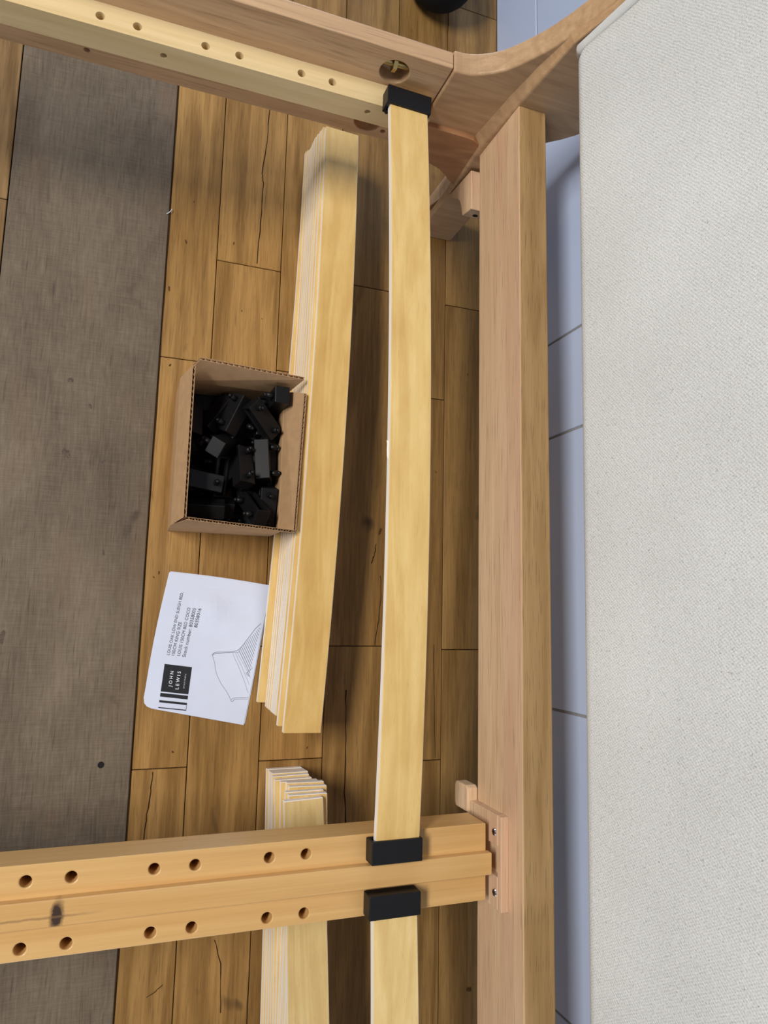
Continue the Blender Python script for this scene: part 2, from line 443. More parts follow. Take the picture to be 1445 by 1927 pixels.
# ------------------------------------------------------------------ the setting: tiled wall behind the headboard
WX = 0.4700
wall = build('wall_right', MB().box(WX + 0.0012, WX + 0.05, -1.15, 1.65, -0.03, 1.75), M['grout'])
tag(wall, kind='structure')
def tile(y0, y1, z0, z1):
    build('tile', MB().box(WX, WX + 0.004, y0, y1, z0, z1), M['tile'], wall, origin=(WX, (y0 + y1) / 2, (z0 + z1) / 2), bevel=0.0009, seg=2)
G = 0.0015
z = 0.1078; rows = [(0.0, z)]
while z < 1.6:
    rows.append((z, z + 0.2)); z += 0.2
for ri, (za, zb) in enumerate(rows):
    st = -1.06 if ri % 2 else -1.22
    y = st
    joints = []
    while y < 1.66:
        joints.append(y); y += 0.318
    if ri == 1:
        joints = [-1.060, -0.742, -0.424, -0.106, 0.212, 0.330, 0.648, 0.966, 1.284, 1.602]
    if ri == 0:
        joints = [-1.15, -0.55, 0.05, 0.65, 1.25]
    for a, b in zip(joints[:-1], joints[1:]):
        a, b = max(a, -1.14), min(b, 1.64)
        if b - a > 0.03: tile(a + G, b - G, za + (G if ri else 0.0), zb - G)

# ------------------------------------------------------------------ the oak bed frame
bed = empty('sleigh_bed', (0.345, 0.0, 0.0))
tag(bed, 'part-assembled oak sleigh bed frame with side rail, curved leg and grey fabric headboard', 'bed')
SX0 = -0.62
rail = build('side_rail', MB().box(SX0, 0.2668, 0.527, 0.5443, 0.153, 0.2776), M['oak_x'], None, bevel=0)
hc = MB()
hc.cyl((0.2147, 0.51, 0.2515), (0.2147, 0.5425, 0.2515), 0.0148, 40)
hc.cyl((0.2130, 0.51, 0.1745), (0.2130, 0.5425, 0.1745), 0.0148, 40)
for hx, hz in ((0.2338, 0.1655), (-0.0696, 0.1683)): hc.cyl((hx, 0.51, hz), (hx, 0.541, hz), 0.0028, 16)
cut(rail, hc)
rail.parent = bed; rail.location = -bed.location
b = rail.modifiers.new('bevel', 'BEVEL'); b.width = 0.0012; b.segments = 2; b.limit_method = 'ANGLE'; b.angle_limit = math.radians(60)
bolt = MB().cyl((0.2010, 0.536, 0.2530), (0.2295, 0.536, 0.2530), 0.0034, 14)
bolt.cyl((0.2120, 0.5345, 0.2530), (0.2160, 0.5345, 0.2530), 0.0070, 6)
build('bolt', bolt, M['brass'], rail)
bat = build('slat_batten', MB().box(SX0, 0.2625, 0.503, 0.527, 0.2035, 0.232), M['pine_pale'], None)
HX = []
for k in range(-6, 2):
    for d in (-0.0155, 0.0155): HX.append(0.0513 + 0.0905 * k + d)
hc = MB()
for hx in HX: hc.cyl((hx, 0.5138, 0.214), (hx, 0.5138, 0.24), 0.0039, 20)
for hx in (-0.2, 0.0, 0.1984): hc.cyl((hx, 0.4985, 0.2185), (hx, 0.5095, 0.2185), 0.0031, 16)
cut(bat, hc)
bat.parent = bed; bat.location = -bed.location
bv = bat.modifiers.new('bevel', 'BEVEL'); bv.width = 0.0007; bv.segments = 1; bv.limit_method = 'ANGLE'; bv.angle_limit = math.radians(60)

# curved leg: profile in XZ, extruded across the bed
front = [(0.2675, 0.2776), (0.2760, 0.2778), (0.2840, 0.2792), (0.2914, 0.2819), (0.3030, 0.2885), (0.3128, 0.2963), (0.3220, 0.3080), (0.3289, 0.3184),
         (0.3360, 0.3300), (0.3410, 0.3400), (0.3490, 0.3590), (0.3560, 0.3800), (0.3630, 0.4030), (0.3720, 0.4400), (0.3830, 0.5000), (0.3980, 0.6000), (0.4130, 0.7000), (0.4270, 0.7800)]
rear = [(0.4640, 0.7800), (0.4590, 0.6000), (0.4520, 0.4000), (0.4440, 0.3000), (0.4360, 0.2700), (0.4274, 0.2519), (0.4160, 0.2390), (0.4038, 0.2283), (0.3970, 0.1900), (0.3950, 0.1200), (0.3950, 0.0)]
low = [(0.3650, 0.0), (0.3560, 0.06), (0.3470, 0.1100), (0.3350, 0.1250), (0.3250, 0.1330), (0.3149, 0.1394), (0.2962, 0.1462), (0.2675, 0.1500)]
prof = front + rear + low
leg = MB().loft([(x, 0.5245, z) for x, z in prof], [(x, 0.5480, z) for x, z in prof])
build('leg', leg, M['oak_z'], bed, bevel=0.0022, seg=3)
# thicker inner half of the leg behind the head rail, its front edge a soft step
f2 = [(0.3400, 0.2010), (0.3450, 0.2688), (0.3475, 0.3100), (0.3500, 0.3560), (0.3570, 0.3800), (0.3640, 0.4030), (0.3730, 0.4400), (0.3840, 0.5000), (0.3990, 0.6000), (0.4140, 0.7000), (0.4280, 0.7790)]
r2 = [(0.4630, 0.7790)] + rear[1:]
l2 = [(0.3460, 0.0), (0.3440, 0.10)]
sh = [0.013, 0.013, 0.010, 0.003] + [0.0] * 7
a = [(x, 0.5166, z) for x, z in f2 + r2 + l2]
bb = [(x - s, 0.5270, z) for (x, z), s in zip(f2, sh)] + [(x, 0.5270, z) for x, z in r2 + l2]
build('leg_stile', MB().loft(a, bb), M['oak_z'], bed, bevel=0.0015, seg=2)
lp = [(0.2680, 0.2026), (0.3000, 0.2026), (0.3180, 0.2024), (0.3290, 0.2008), (0.3370, 0.1965), (0.3420, 0.1890), (0.3430, 0.1780), (0.3430, 0.1190), (0.3340, 0.1240), (0.3250, 0.1320), (0.3149, 0.1390), (0.2962, 0.1460), (0.2680, 0.1500)]
build('leg_plate', MB().loft([(x, 0.5185, z) for x, z in lp], [(x, 0.5275, z) for x, z in lp]), M['oak_red'], bed, bevel=0.0008, seg=1)
# foot block and scalloped corner block under the head rail
S_ = 1.0328
def yz(p): return (p[0] * S_, 0.84 - (0.84 - p[1]) * S_)
fa = [yz(p) for p in ((0.5172, 0.2000), (0.5008, 0.1953), (0.5042, 0.1193), (0.5170, 0.0700), (0.5230, 0.0500))] + [(0.5480, 0.03), (0.5480, 0.18)]
build('foot_block', MB().loft([(0.3445, y, z) for y, z in fa], [(0.3800, y, z) for y, z in fa]), M['oak_y'], bed, bevel=0.0008, seg=1)
fb = [(0.4955, 0.1830), (0.4990, 0.1254), (0.4915, 0.1330), (0.4814, 0.1475), (0.4735, 0.1545), (0.4656, 0.1575), (0.4590, 0.1590), (0.4528, 0.1604), (0.4486, 0.1830)]
fb = [yz(p) for p in fb]
cb = build('corner_block', MB().loft([(0.3455, y, z) for y, z in fb], [(0.3760, y, z) for y, z in fb]), M['oak_y'], bed, bevel=0.0006, seg=1)
build('screw_hole', MB().cyl((0.3585, 0.4690, 0.1475), (0.3585, 0.4652, 0.1462), 0.0030, 14), M['crack'], cb)

hrm = MB().box(0.345, 0.3767, -1.02, 0.5166, 0.1825, 0.2688); hrm.mi[5] = 1
hr = build('head_rail', hrm, [M['oak_y'], M['oak_top']], bed, bevel=0.0012, seg=2)
# slotted bracket that carries the centre beam
br = MB()
br.box(0.3372, 0.3452, -0.2660, -0.1838, 0.2365, 0.2432)
br.box(0.3372, 0.3452, -0.2110, -0.1838, 0.1760, 0.2365)
br.box(0.3372, 0.3452, -0.2660, -0.2375, 0.1760, 0.2365)
br.box(0.3425, 0.3452, -0.2375, -0.2110, 0.1760, 0.2365)
bro = build('beam_bracket', br, M['oak_y'], bed, bevel=0.0006, seg=1)
for sy, sz in ((-0.1995, 0.2315), (-0.2520, 0.2320)):
    sm = MB().cyl((0.3376, sy, sz), (0.3360, sy, sz), 0.0036, 20, 0.0030)
    so = build('screw', sm, M['steel'], bro, origin=(0.337, sy, sz))
    cr = MB().box(0.33585, 0.33605, sy - 0.0022, sy + 0.0022, sz - 0.0004, sz + 0.0004).box(0.33585, 0.33605, sy - 0.0004, sy + 0.0004, sz - 0.0022, sz + 0.0022)
    build('screw_slot', cr, M['crack'], bro)
sb = [(-0.1700, 0.1560), (-0.1700, 0.1780), (-0.1725, 0.1820), (-0.1950, 0.1820), (-0.1950, 0.1560), (-0.1920, 0.1530), (-0.1730, 0.1530)]
build('bracket_block', MB().loft([(0.3340, y, z) for y, z in sb], [(0.3460, y, z) for y, z in sb]), M['oak_y'], bed, bevel=0.0015, seg=2)

# upholstered headboard panel, leaning back
def hbx(z): return 0.3478 + (z - 0.355) * 0.172 + max(0.0, z - 0.62) ** 2 * 0.25
prof = []
r = 0.013
cx_, cz_ = hbx(0.355) + r, 0.355 + r * 0.82
for k in range(7):
    t = math.radians(180 + 15 * k - 8)
    prof.append((cx_ + r * math.cos(t), cz_ + r * math.sin(t)))
prof.append((0.395, cz_ - r + 0.004)); prof.append((0.4050, cz_ + 0.01))
back = [(hbx(zz) + 0.045, zz) for zz in (0.45, 0.55, 0.65, 0.75, 0.82)]
topc = [(hbx(0.845) + 0.038, 0.842), (hbx(0.845) + 0.022, 0.848), (hbx(0.845) + 0.006, 0.842)]
fr = [(hbx(zz), zz) for zz in (0.82, 0.76, 0.70, 0.64, 0.58, 0.52, 0.46, 0.41)]
prof = prof + back + topc + fr
hp = MB()
nP = len(prof)
cxp = sum(p[0] for p in prof) / nP; czp = sum(p[1] for p in prof) / nP
ys = [-1.02, -1.014, -0.9] + [-0.9 + 0.1 * k for k in range(1, 14)] + [0.46, 0.4960, 0.5005, 0.5020]
inset = {-1.02: 0.006, -1.014: 0.0, 0.4960: 0.0, 0.5005: 0.0020, 0.5020: 0.005}
rings = []
for y in ys:
    i_ = inset.get(y, 0.0); ring = []
    for (px, pz) in prof:
        d = Vector((px - cxp, pz - czp)); L = d.length
        q = Vector((cxp, czp)) + d * ((L - i_) / L)
        ring.append((q.x + 0.0068 * (y - 0.09), y, q.y))
    rings.append(ring)
vs = [p for ring in rings for p in ring]; fs = []
for i in range(len(rings) - 1):
    for k in range(nP):
        fs.append((i * nP + k, i * nP + (k + 1) % nP, (i + 1) * nP + (k + 1) % nP, (i + 1) * nP + k))
fs += [tuple(range(nP)), tuple(range((len(rings) - 1) * nP, len(rings) * nP))]
hp.add(vs, fs)
panel = build('headboard_panel', hp, M['fabric'], bed, smooth=True)
tag(panel, 'pale grey woven fabric headboard panel')
path = [(hbx(zz) + 0.0068 * 0.4 + 0.0022 + (0.003 if zz < 0.359 else 0), 0.5072, zz) for zz in (0.3580, 0.3620, 0.37, 0.40, 0.45, 0.5, 0.55, 0.6, 0.65, 0.7, 0.75, 0.8, 0.83)]
pm = MB().tube(path, 0.0050, 14)
for sgn in (0,):
    c0 = Vector(path[0])
    pm.tube([c0 + Vector((0.006, 0, 0.003)), c0 + Vector((0.0025, 0, -0.0012)), c0], 0.0047, 14)
build('piping', pm, M['fabric_piping'], panel, smooth=True)

# ------------------------------------------------------------------ centre beam
beam = empty('center_beam', (0.0, -0.2243, 0.195))
tag(beam, 'honey pine centre beam with rows of drilled holes, hung in the bracket on the head rail', 'beam')
bm_ = build('beam_board', MB().box(SX0, 0.328, -0.2577, -0.1910, 0.195, 0.232), M['pine'], None)
hc = MB()
for hx in HX:
    hc.cyl((hx + 0.001, -0.2028, 0.1985), (hx + 0.001, -0.2028, 0.24), 0.0043, 20)
    hc.cyl((hx + 0.001, -0.2492, 0.1985), (hx + 0.001, -0.2492, 0.24), 0.0043, 20)
cut(bm_, hc)
bm_.parent = beam; bm_.location = -beam.location
bv = bm_.modifiers.new('bevel', 'BEVEL'); bv.width = 0.0010; bv.segments = 2; bv.limit_method = 'ANGLE'; bv.angle_limit = math.radians(60)
strip = build('beam_strip', MB().box(SX0, 0.3298, -0.2334, -0.2146, 0.232, 0.2402), M['pine_knot'], beam, bevel=0.0006, seg=1)
# ------------------------------------------------------------------ slats
def slat_mesh(L, w, t, bow, n=20):
    mb = MB()
    st = []
    for i in range(n + 1):
        y = L * (i / n - 0.5)
        zc = bow * (1 - (2 * y / L) ** 2)
        st.append([(-w / 2, y, zc), (w / 2, y, zc), (w / 2, y, zc + t), (-w / 2, y, zc + t)])
    vs = [p for s in st for p in s]
    mb.v = vs
    for i in range(n):
        for k in range(4):
            mb.f.append((4 * i + k, 4 * i + (k + 1) % 4, 4 * i + 4 + (k + 1) % 4, 4 * i + 4 + k))
            mb.mi.append(0 if k in (0, 2) else 1)
    mb.f += [(3, 2, 1, 0), (4 * n, 4 * n + 1, 4 * n + 2, 4 * n + 3)]; mb.mi += [1, 1]
    return mb.mesh('slat', [M['birch'], M['birch_edge']])
def slat(me, x, y, z, yaw, sy=1.0, tint=1.0, label='', group=None, tilt=0.0, warm=0.0):
    o = put('bed_slat', me, None, (x, y, z))
    o.rotation_euler = (0, tilt, math.radians(yaw)); o.scale = (1, sy, 1)
    o.color = (tint, tint * (1 - 0.3 * warm), tint * (1 - warm), 1)
    bv = o.modifiers.new('bevel', 'BEVEL'); bv.width = 0.0006; bv.segments = 1; bv.limit_method = 'ANGLE'; bv.angle_limit = math.radians(50)
    tag(o, label, 'slat', group)
    return o
LOOSE = slat_mesh(0.72, 0.0412, 0.008, 0.024)
SPRUNG = slat_mesh(0.718, 0.0398, 0.008, 0.0165)
ORD = ['lowest', 'second from the floor', 'third from the floor', 'fourth from the floor', 'fifth from the floor', 'sixth from the floor',
       'seventh from the floor', 'eighth from the floor', 'ninth from the floor', 'tenth from the floor', 'second from the top']
# pile beside the cardboard box: left edge (x, y) at the near and the far end
P1 = [((0.1524, -0.1065), (0.1829, 0.5937)), ((0.1612, -0.1111), (0.1835, 0.5905)),
      ((0.1616, -0.1118), (0.1845, 0.5874)), ((0.1622, -0.1125), (0.1846, 0.5858)),
      ((0.1630, -0.1137), (0.1849, 0.5872)), ((0.1629, -0.1138), (0.1855, 0.5878)),
      ((0.1628, -0.1138), (0.1865, 0.5870)), ((0.1627, -0.1138), (0.1878, 0.5862)),
      ((0.1636, -0.1237), (0.1890, 0.5860)), ((0.1683, -0.1297), (0.1910, 0.5819))]
for i, (A, B) in enumerate(P1):
    A, B = Vector(A), Vector(B)
    d = B - A; yaw = -math.degrees(math.atan2(d.x, d.y)); L = d.length
    nrm = Vector((d.y, -d.x)) / L
    c = (A + B) / 2 + nrm * 0.0206
    lab = 'loose birch bed slat, %s of the pile beside the cardboard box' % (ORD[i] if i < 9 else 'topmost')
    slat(LOOSE, c.x, c.y, 0.0080 * i, yaw, L / 0.72, random.uniform(0.94, 1.03), lab, 'loose slats in the pile beside the cardboard box', warm=(0.06 if i == 9 else 0.0))
# pile that runs under the centre beam: far end corner (x, y)
P2 = [(0.1671, -0.1814, 0.32), (0.1685, -0.1819, 0.22), (0.1681, -0.1815, 0.53), (0.1683, -0.1810, 0.70), (0.1674, -0.1825, 1.12), (0.1687, -0.1846, 1.05), (0.1736, -0.1850, 0.02), (0.1782, -0.1843, -0.96), (0.1792, -0.1866, -1.08), (0.1736, -0.1900, 0.55), (0.1754, -0.1915, 0.22), (0.1688, -0.1950, 2.26)]
for i, (xa, yb, yaw) in enumerate(P2):
    a = math.radians(yaw)
    cx = xa + 0.0206 * math.cos(a) + 0.36 * math.sin(a)
    cy = yb - 0.36 * math.cos(a) + 0.0206 * math.sin(a)
    lab = 'loose birch bed slat, %s of the pile running under the centre beam' % (ORD[i] if i < 11 else 'topmost')
    slat(LOOSE, cx, cy, 0.0080 * i, yaw, 1.0, random.uniform(0.94, 1.03), lab, 'loose slats in the pile under the centre beam', warm=(-0.28 if i == 11 else 0.0))
s_up = slat(SPRUNG, 0.2338, 0.1502, 0.2393, 0.18, 0.973, 1.05, 'sprung birch slat fitted between the side rail and the centre beam', 'fitted sprung slats')
slat(SPRUNG, 0.2338, -0.5980, 0.2393, 0.0, 0.973, 1.07, 'sprung birch slat fitted below the centre beam, running out of the bottom of the photo', 'fitted sprung slats', warm=-0.20)

sa = [(-0.0196, -0.0170), (-0.0206, -0.0120), (-0.0208, -0.0060), (-0.0207, 0.0000), (-0.0212, 0.0030), (-0.0196, 0.0020)]
spl = MB().loft([(x, y, 0.0185) for x, y in sa], [(x, y, 0.0195) for x, y in sa])
put('splinter', spl.mesh('splinter', M['birch_edge']), s_up)

# ------------------------------------------------------------------ slat holders (black plastic caps with two pegs)
def holder_meshes():
    W, D, H = 0.0232, 0.0095, 0.00825
    w, h, dep = 0.0207, 0.0046, 0.0150
    o = [(-W, -D, -H), (W, -D, -H), (W, -D, H), (-W, -D, H), (-W, D, -H), (W, D, -H), (W, D, H), (-W, D, H),
         (-w, D, -h), (w, D, -h), (w, D, h), (-w, D, h), (-w, D - dep, -h), (w, D - dep, -h), (w, D - dep, h), (-w, D - dep, h)]
    f = [(0, 1, 2, 3), (0, 4, 5, 1), (1, 5, 6, 2), (2, 6, 7, 3), (3, 7, 4, 0), (4, 8, 9, 5), (5, 9, 10, 6), (6, 10, 11, 7), (7, 11, 8, 4),
         (8, 12, 13, 9), (9, 13, 14, 10), (10, 14, 15, 11), (11, 15, 12, 8), (12, 15, 14, 13)]
    body = MB().add(o, f).mesh('holder_body', M['black'])
    peg = MB()
    peg.cyl((0, 0, 0.0005), (0, 0, -0.0085), 0.0034, 12, 0.0030).cyl((0, 0, -0.0085), (0, 0, -0.0115), 0.0030, 12, 0.0014)
    pegm = peg.mesh('peg', M['black'])
    return body, pegm
HB, HPEG = holder_meshes()
def make_holder(pegs=True):
    r_ = empty('slat_holder', (0, 0, 0))
    b_ = put('body', HB, r_)
    bv = b_.modifiers.new('bevel', 'BEVEL'); bv.width = 0.0008; bv.segments = 2; bv.limit_method = 'ANGLE'; bv.angle_limit = math.radians(40)
    for sx in (-0.0155, 0.0155):
        p_ = put('peg', HPEG, r_, (sx, 0, -0.00825))
        p_.data.polygons.foreach_set('use_smooth', [True] * len(p_.data.polygons))
    return r_
H0 = make_holder()
def holder(first, loc, quat, label, group):
    o = H0 if first else copy_tree(H0)
    o.location = loc; o.rotation_mode = 'QUATERNION'; o.rotation_quaternion = quat
    tag(o, label, 'slat holder', group)
    return o
def rz(deg): return Quaternion((0, 0, 1), math.radians(deg))
ZH = 0.2424
holder(True, (0.2322, 0.5037, ZH), rz(180 - 1.5), 'black plastic slat holder plugged into the side rail batten below the round hole', 'fitted slat holders')
holder(False, (0.2335, -0.2020, ZH), rz(0.0), 'black plastic slat holder on the centre beam, above its raised strip in the photo', 'fitted slat holders')
holder(False, (0.2325, -0.2453, ZH), rz(180.0), 'black plastic slat holder on the centre beam, below its raised strip in the photo', 'fitted slat holders')
CAPS = [
    (0.0877, 0.0989, 0.0132, 0, 0, 0.707, -0.707),
    (0.066, 0.1533, 0.012, 0, -0.472, -0.881, 0),
    (0.0631, 0.202, 0.0119, 0, 0.824, 0.566, -0),
    (0.0549, 0.13, 0.0254, 0.259, -0.658, 0.658, 0.259),
    (0.134, 0.1921, 0.0132, 0.08, 0.08, 0.703, 0.703),
    (0.0684, 0.2368, 0.0119, 0, 0, -1, 0),
    (0.1341, 0.1002, 0.0119, 0, 1, 0, -0),
    (0.0891, 0.2074, 0.0132, 0.342, 0.342, -0.619, -0.619),
    (0.1351, 0.2263, 0.0132, 0.009, -0.009, -0.707, 0.707),
    (0.1146, 0.1664, 0.0119, 0, 0.113, 0.994, 0),
    (0.1491, 0.1761, 0.0354, 0.446, -0.549, 0.502, -0.498),
    (0.1388, 0.2233, 0.0326, 0.5, 0.5, -0.5, -0.5),
    (0.1353, 0.1183, 0.0132, 0.707, 0.707, -0, 0),
    (0.1082, 0.2005, 0.0325, 0.4, -0.751, -0.512, 0.117),
    (0.0575, 0.2113, 0.0438, 0.66, -0.253, 0.052, -0.705),
    (0.0874, 0.1136, 0.0336, 0.024, -0.024, -0.291, 0.956),
    (0.0682, 0.1726, 0.0329, 0.445, 0.052, -0.856, 0.257),
    (0.0875, 0.22, 0.0381, 0.796, -0.379, -0.203, 0.426),
    (0.1336, 0.1348, 0.0281, 0.031, 0.123, -0.962, 0.241),
    (0.103, 0.1496, 0.0296, 0.832, -0.051, -0.523, 0.178),
    (0.1036, 0.2181, 0.0514, 0.3, -0.47, 0.765, -0.322),
    (0.0748, 0.1089, 0.0514, 0.881, -0.471, -0.032, -0.017),
    (0.1374, 0.1667, 0.0558, 0.371, -0.574, -0.561, 0.467),
    (0.0896, 0.1481, 0.0405, 0.283, 0.663, 0.532, 0.444),
    (0.0701, 0.137, 0.0611, 0.011, -0.066, -0.998, -0.003),
    (0.0892, 0.178, 0.0629, 0.026, 0.563, -0.303, 0.769),
    (0.0782, 0.1981, 0.0705, 0.004, 0.033, -0.988, -0.151),
    (0.1486, 0.1152, 0.0462, 0.097, -0.7, 0.698, 0.111),
    (0.115, 0.1569, 0.0583, 0.016, -0.69, -0.672, 0.268),
    (0.134, 0.2138, 0.0599, 0.016, -0.908, 0.364, 0.206),
    (0.1304, 0.1119, 0.0574, 0.57, 0.247, 0.762, 0.185),
    (0.1269, 0.1937, 0.0684, 0.199, 0.291, 0.929, -0.112),
    (0.1491, 0.2368, 0.0654, 0.692, -0, 0.722, -0),
    (0.0659, 0.1149, 0.0792, 0.652, -0.31, 0.606, -0.334),
]

used = {}
for c in sorted([k for k in CAPS if k[2] < 0.0665], key=lambda k: -k[2]):
    c = list(c)
    c[0] = min(max(c[0], 0.0620 if c[2] < 0.04 and c[0] < 0.056 else c[0]), 0.146 if c[2] < 0.05 else 0.15)
    if c[2] > 0.030:
        row = 'top' if c[1] > 0.198 else ('bottom' if c[1] < 0.135 else 'middle')
        colm = 'left' if c[0] < 0.082 else ('right' if c[0] > 0.122 else 'centre')
        k = used.get((row, colm), 0); used[(row, colm)] = k + 1
        q = Quaternion(c[3:7]); up = (q @ Vector((0, 0, -1))).z
        how = 'pegs up' if up > 0.5 else ('pegs down' if up < -0.5 else 'on its side')
        lay = ['uppermost', 'second layer', 'third layer', 'fourth layer'][min(k, 3)]
        lab = 'black slat holder in the box, %s, %s, %s %s' % (how, lay, row, colm)
    else:
        lab = 'black slat holder at the bottom of the box, buried under the others'
    holder(False, c[:3], Quaternion(c[3:7]), lab, 'loose slat holders in the cardboard box')

# ------------------------------------------------------------------ cardboard box
box = empty('cardboard_box', (0.1018, 0.1685, 0.0))
tag(box, 'small open brown cardboard box full of black slat holders', 'box')
bx0, bx1, by0, by1, bh, T = 0.0415, 0.1602, 0.0868, 0.2500, 0.060, 0.0030
build('base', MB().box(bx0, bx1, by0, by1, 0.0002, 0.0032), M['card'], box)
build('wall', MB().box(bx0, bx0 + T, by0, by1, 0.0032, bh), M['card'], box)
build('wall', MB().box(bx1 - T, bx1, by0, by1, 0.0032, bh), M['card'], box)
build('wall', MB().box(bx0 + T, bx1 - T, by0, by0 + T, 0.0032, bh), M['card'], box)
build('wall', MB().box(bx0 + T, bx1 - T, by1 - T, by1, 0.0032, bh), M['card'], box)
def flap(a, b, c, d, inward):
    """a,b: hinge ends (outer face); c,d: rim ends above b and a; inward: unit vector into the box"""
    a, b, c, d, n = map(Vector, (a, b, c, d, inward))
    mb = MB()
    t = 0.0004
    for o0, o1 in ((0.0, t), (T - t, T)):
        mb.loft([a + n * o0, b + n * o0, c + n * o0, d + n * o0], [a + n * o1, b + n * o1, c + n * o1, d + n * o1])
    fl = build('flap', mb, M['card'], box)
    L = (b - a).length; k = int(L / 0.0062) * 8
    vs = []; fs = []
    for i in range(k + 1):
        u = i / k
        off = T / 2 + (T / 2 - t) * 0.95 * math.sin(u * k / 8 * 6.28318)
        p = a.lerp(b, u); q = d.lerp(c, u)
        vs += [p + n * off, q + n * off]
    for i in range(k): fs.append((2 * i, 2 * i + 1, 2 * i + 3, 2 * i + 2))
    build('fluting', MB().add(vs, fs), M['card'], fl)
zr = 0.1010
flap((bx0, by0, bh), (bx0, by1, bh), (bx0 + 0.0095, by1 + 0.002, zr + 0.002), (bx0 + 0.0095, by0 + 0.004, zr + 0.002), (1, 0, 0))
flap((bx1, by0, bh), (bx1, by1, bh), (bx1 + 0.0145, by1 - 0.0125, zr), (bx1 + 0.0085, by0 - 0.002, zr), (-1, 0, 0))
flap((bx0, by0, bh), (bx1, by0, bh), (bx1 + 0.0070, by0 - 0.005, zr), (bx0 + 0.0130, by0 + 0.002, zr), (0, 1, 0))
flap((bx0, by1, bh), (bx1, by1, bh), (bx1 + 0.0110, by1 + 0.006, zr), (bx0 + 0.0170, by1 + 0.0125, zr), (0, -1, 0))

# ------------------------------------------------------------------ instruction leaflet
PA, PB, PC, PD = Vector((0.0463, 0.0393)), Vector((0.1634, 0.0268)), Vector((0.1391, -0.1322)), Vector((0.0274, -0.1093))
def hpap(x, y):
    g = lambda cx, cy, sx, sy: math.exp(-((x - cx) / sx) ** 2 - ((y - cy) / sy) ** 2)
    return 0.0018 + 0.0035 * g(0.098, 0.000, 0.016, 0.014) + 0.0016 * g(0.125, -0.02, 0.03, 0.012) + 0.0012 * g(0.14, 0.015, 0.018, 0.02)
def edgepts():
    P = []
    for k in range(9):
        t = k / 8; p = PA.lerp(PB, t); P.append((p.x, p.y + 0.0012 * math.sin(t * 3.14)))
    for k in range(1, 9):
        t = k / 8; p = PB.lerp(PC, t); P.append((p.x, p.y))
    for k in range(1, 8):
        t = k / 8; p = PC.lerp(PD, t); P.append((p.x, p.y))
    P += [(PD.x + 0.0090, PD.y - 0.0016), (PD.x + 0.0045, PD.y + 0.0005), (PD.x + 0.0015, PD.y + 0.0040), (PD.x + 0.0006, PD.y + 0.0100)]
    for k in range(1, 8):
        t = k / 8; p = PD.lerp(PA, t); P.append((p.x - 0.0020 * math.sin(t * 3.14), p.y))
    return P
leaf = empty('instruction_leaflet', (0.095, -0.045, 0.0))
tag(leaf, 'folded white instruction leaflet with black logo, lying on the floor between box and grey plank', 'leaflet')
def sheet(name, dx, dy, z0, wav):
    bm = bmesh.new()
    P = edgepts()
    vs = [bm.verts.new((x + dx, y + dy, 0)) for x, y in P]
    bm.faces.new(vs[::-1])
    for ax, n0, lo, hi in ((0, 24, 0.02, 0.17), (1, 34, -0.14, 0.05)):
        for k in range(1, n0):
            co = [0, 0, 0]; co[ax] = lo + (hi - lo) * k / n0
            no = [0, 0, 0]; no[ax] = 1
            bmesh.ops.bisect_plane(bm, geom=bm.verts[:] + bm.edges[:] + bm.faces[:], plane_co=co, plane_no=no)
    for v in bm.verts: v.co.z = z0 + (hpap(v.co.x, v.co.y) - 0.0018) * wav
    bmesh.ops.translate(bm, verts=bm.verts, vec=-leaf.location)
    me = bpy.data.meshes.new(name); bm.to_mesh(me); bm.free(); me.materials.append(M['paper'])
    o = put(name, me, leaf)
    s = o.modifiers.new('solid', 'SOLIDIFY'); s.thickness = 0.0003; s.offset = -1
    return o
sheet('cover_sheet', 0, 0, 0.0018, 1.0)
sheet('back_sheet', 0.0014, 0.0012, 0.0010, 0.5)
# print: directions on the paper
UB = Vector((0.0109, 0.0702)).normalized()        # reading direction
UV = Vector((-UB.y, UB.x))                         # up of the letters
def on_paper(p, dz=0.00022): return (p.x, p.y, hpap(p.x, p.y) + dz)
def text(s, base, length, mat, name='lettering', dz=0.00022, bold=0.0):
    cu = bpy.data.curves.new('t', 'FONT'); cu.body = s; cu.size = 1.0; cu.resolution_u = 3
    if bold: cu.offset = bold
    o = bpy.data.objects.new('t', cu); COL.objects.link(o)
    bpy.context.view_layer.update()
    me = bpy.data.meshes.new_from_object(o.evaluated_get(bpy.context.evaluated_depsgraph_get()))
    bpy.data.objects.remove(o); bpy.data.curves.remove(cu)
    xs = [v.co.x for v in me.vertices]; x0, x1 = min(xs), max(xs)
    k = length / (x1 - x0)
    for v in me.vertices:
        p = Vector(base) + UB * ((v.co.x - x0) * k) + UV * (v.co.y * k)
        v.co = Vector(on_paper(p, dz)) - leaf.location
    me.materials.clear(); me.materials.append(mat)
    return put(name, me, leaf)
text('LOUIS OAK LOW END SLEIGH BED,', (0.0524, -0.0533), 0.0712, M['ink'])
text('150CM KING SIZE', (0.0578, -0.0538), 0.0376, M['ink'])
text('LOUIS 150CM BED COCO', (0.0638, -0.0543), 0.0546, M['ink'])
text('Stock number: 80358005', (0.0699, -0.0557), 0.0556, M['ink'])
text('80358016', (0.0808, -0.0226), 0.0219, M['ink'])
def pp(zx, zy):
    """a point of the print: bilinear over the four corners of the logo's surroundings"""
    # affine map fitted to the page: units are fractions across (zx) and along (zy)
    return Vector(ORG) + UX_ * zx + UY_ * zy
ORG = (0.0478, -0.0629)
UX_ = Vector((0.0777 - 0.0478, -0.0667 + 0.0629))        # across the logo
UY_ = Vector((0.0455 - 0.0478, -0.0929 + 0.0629))        # down the logo
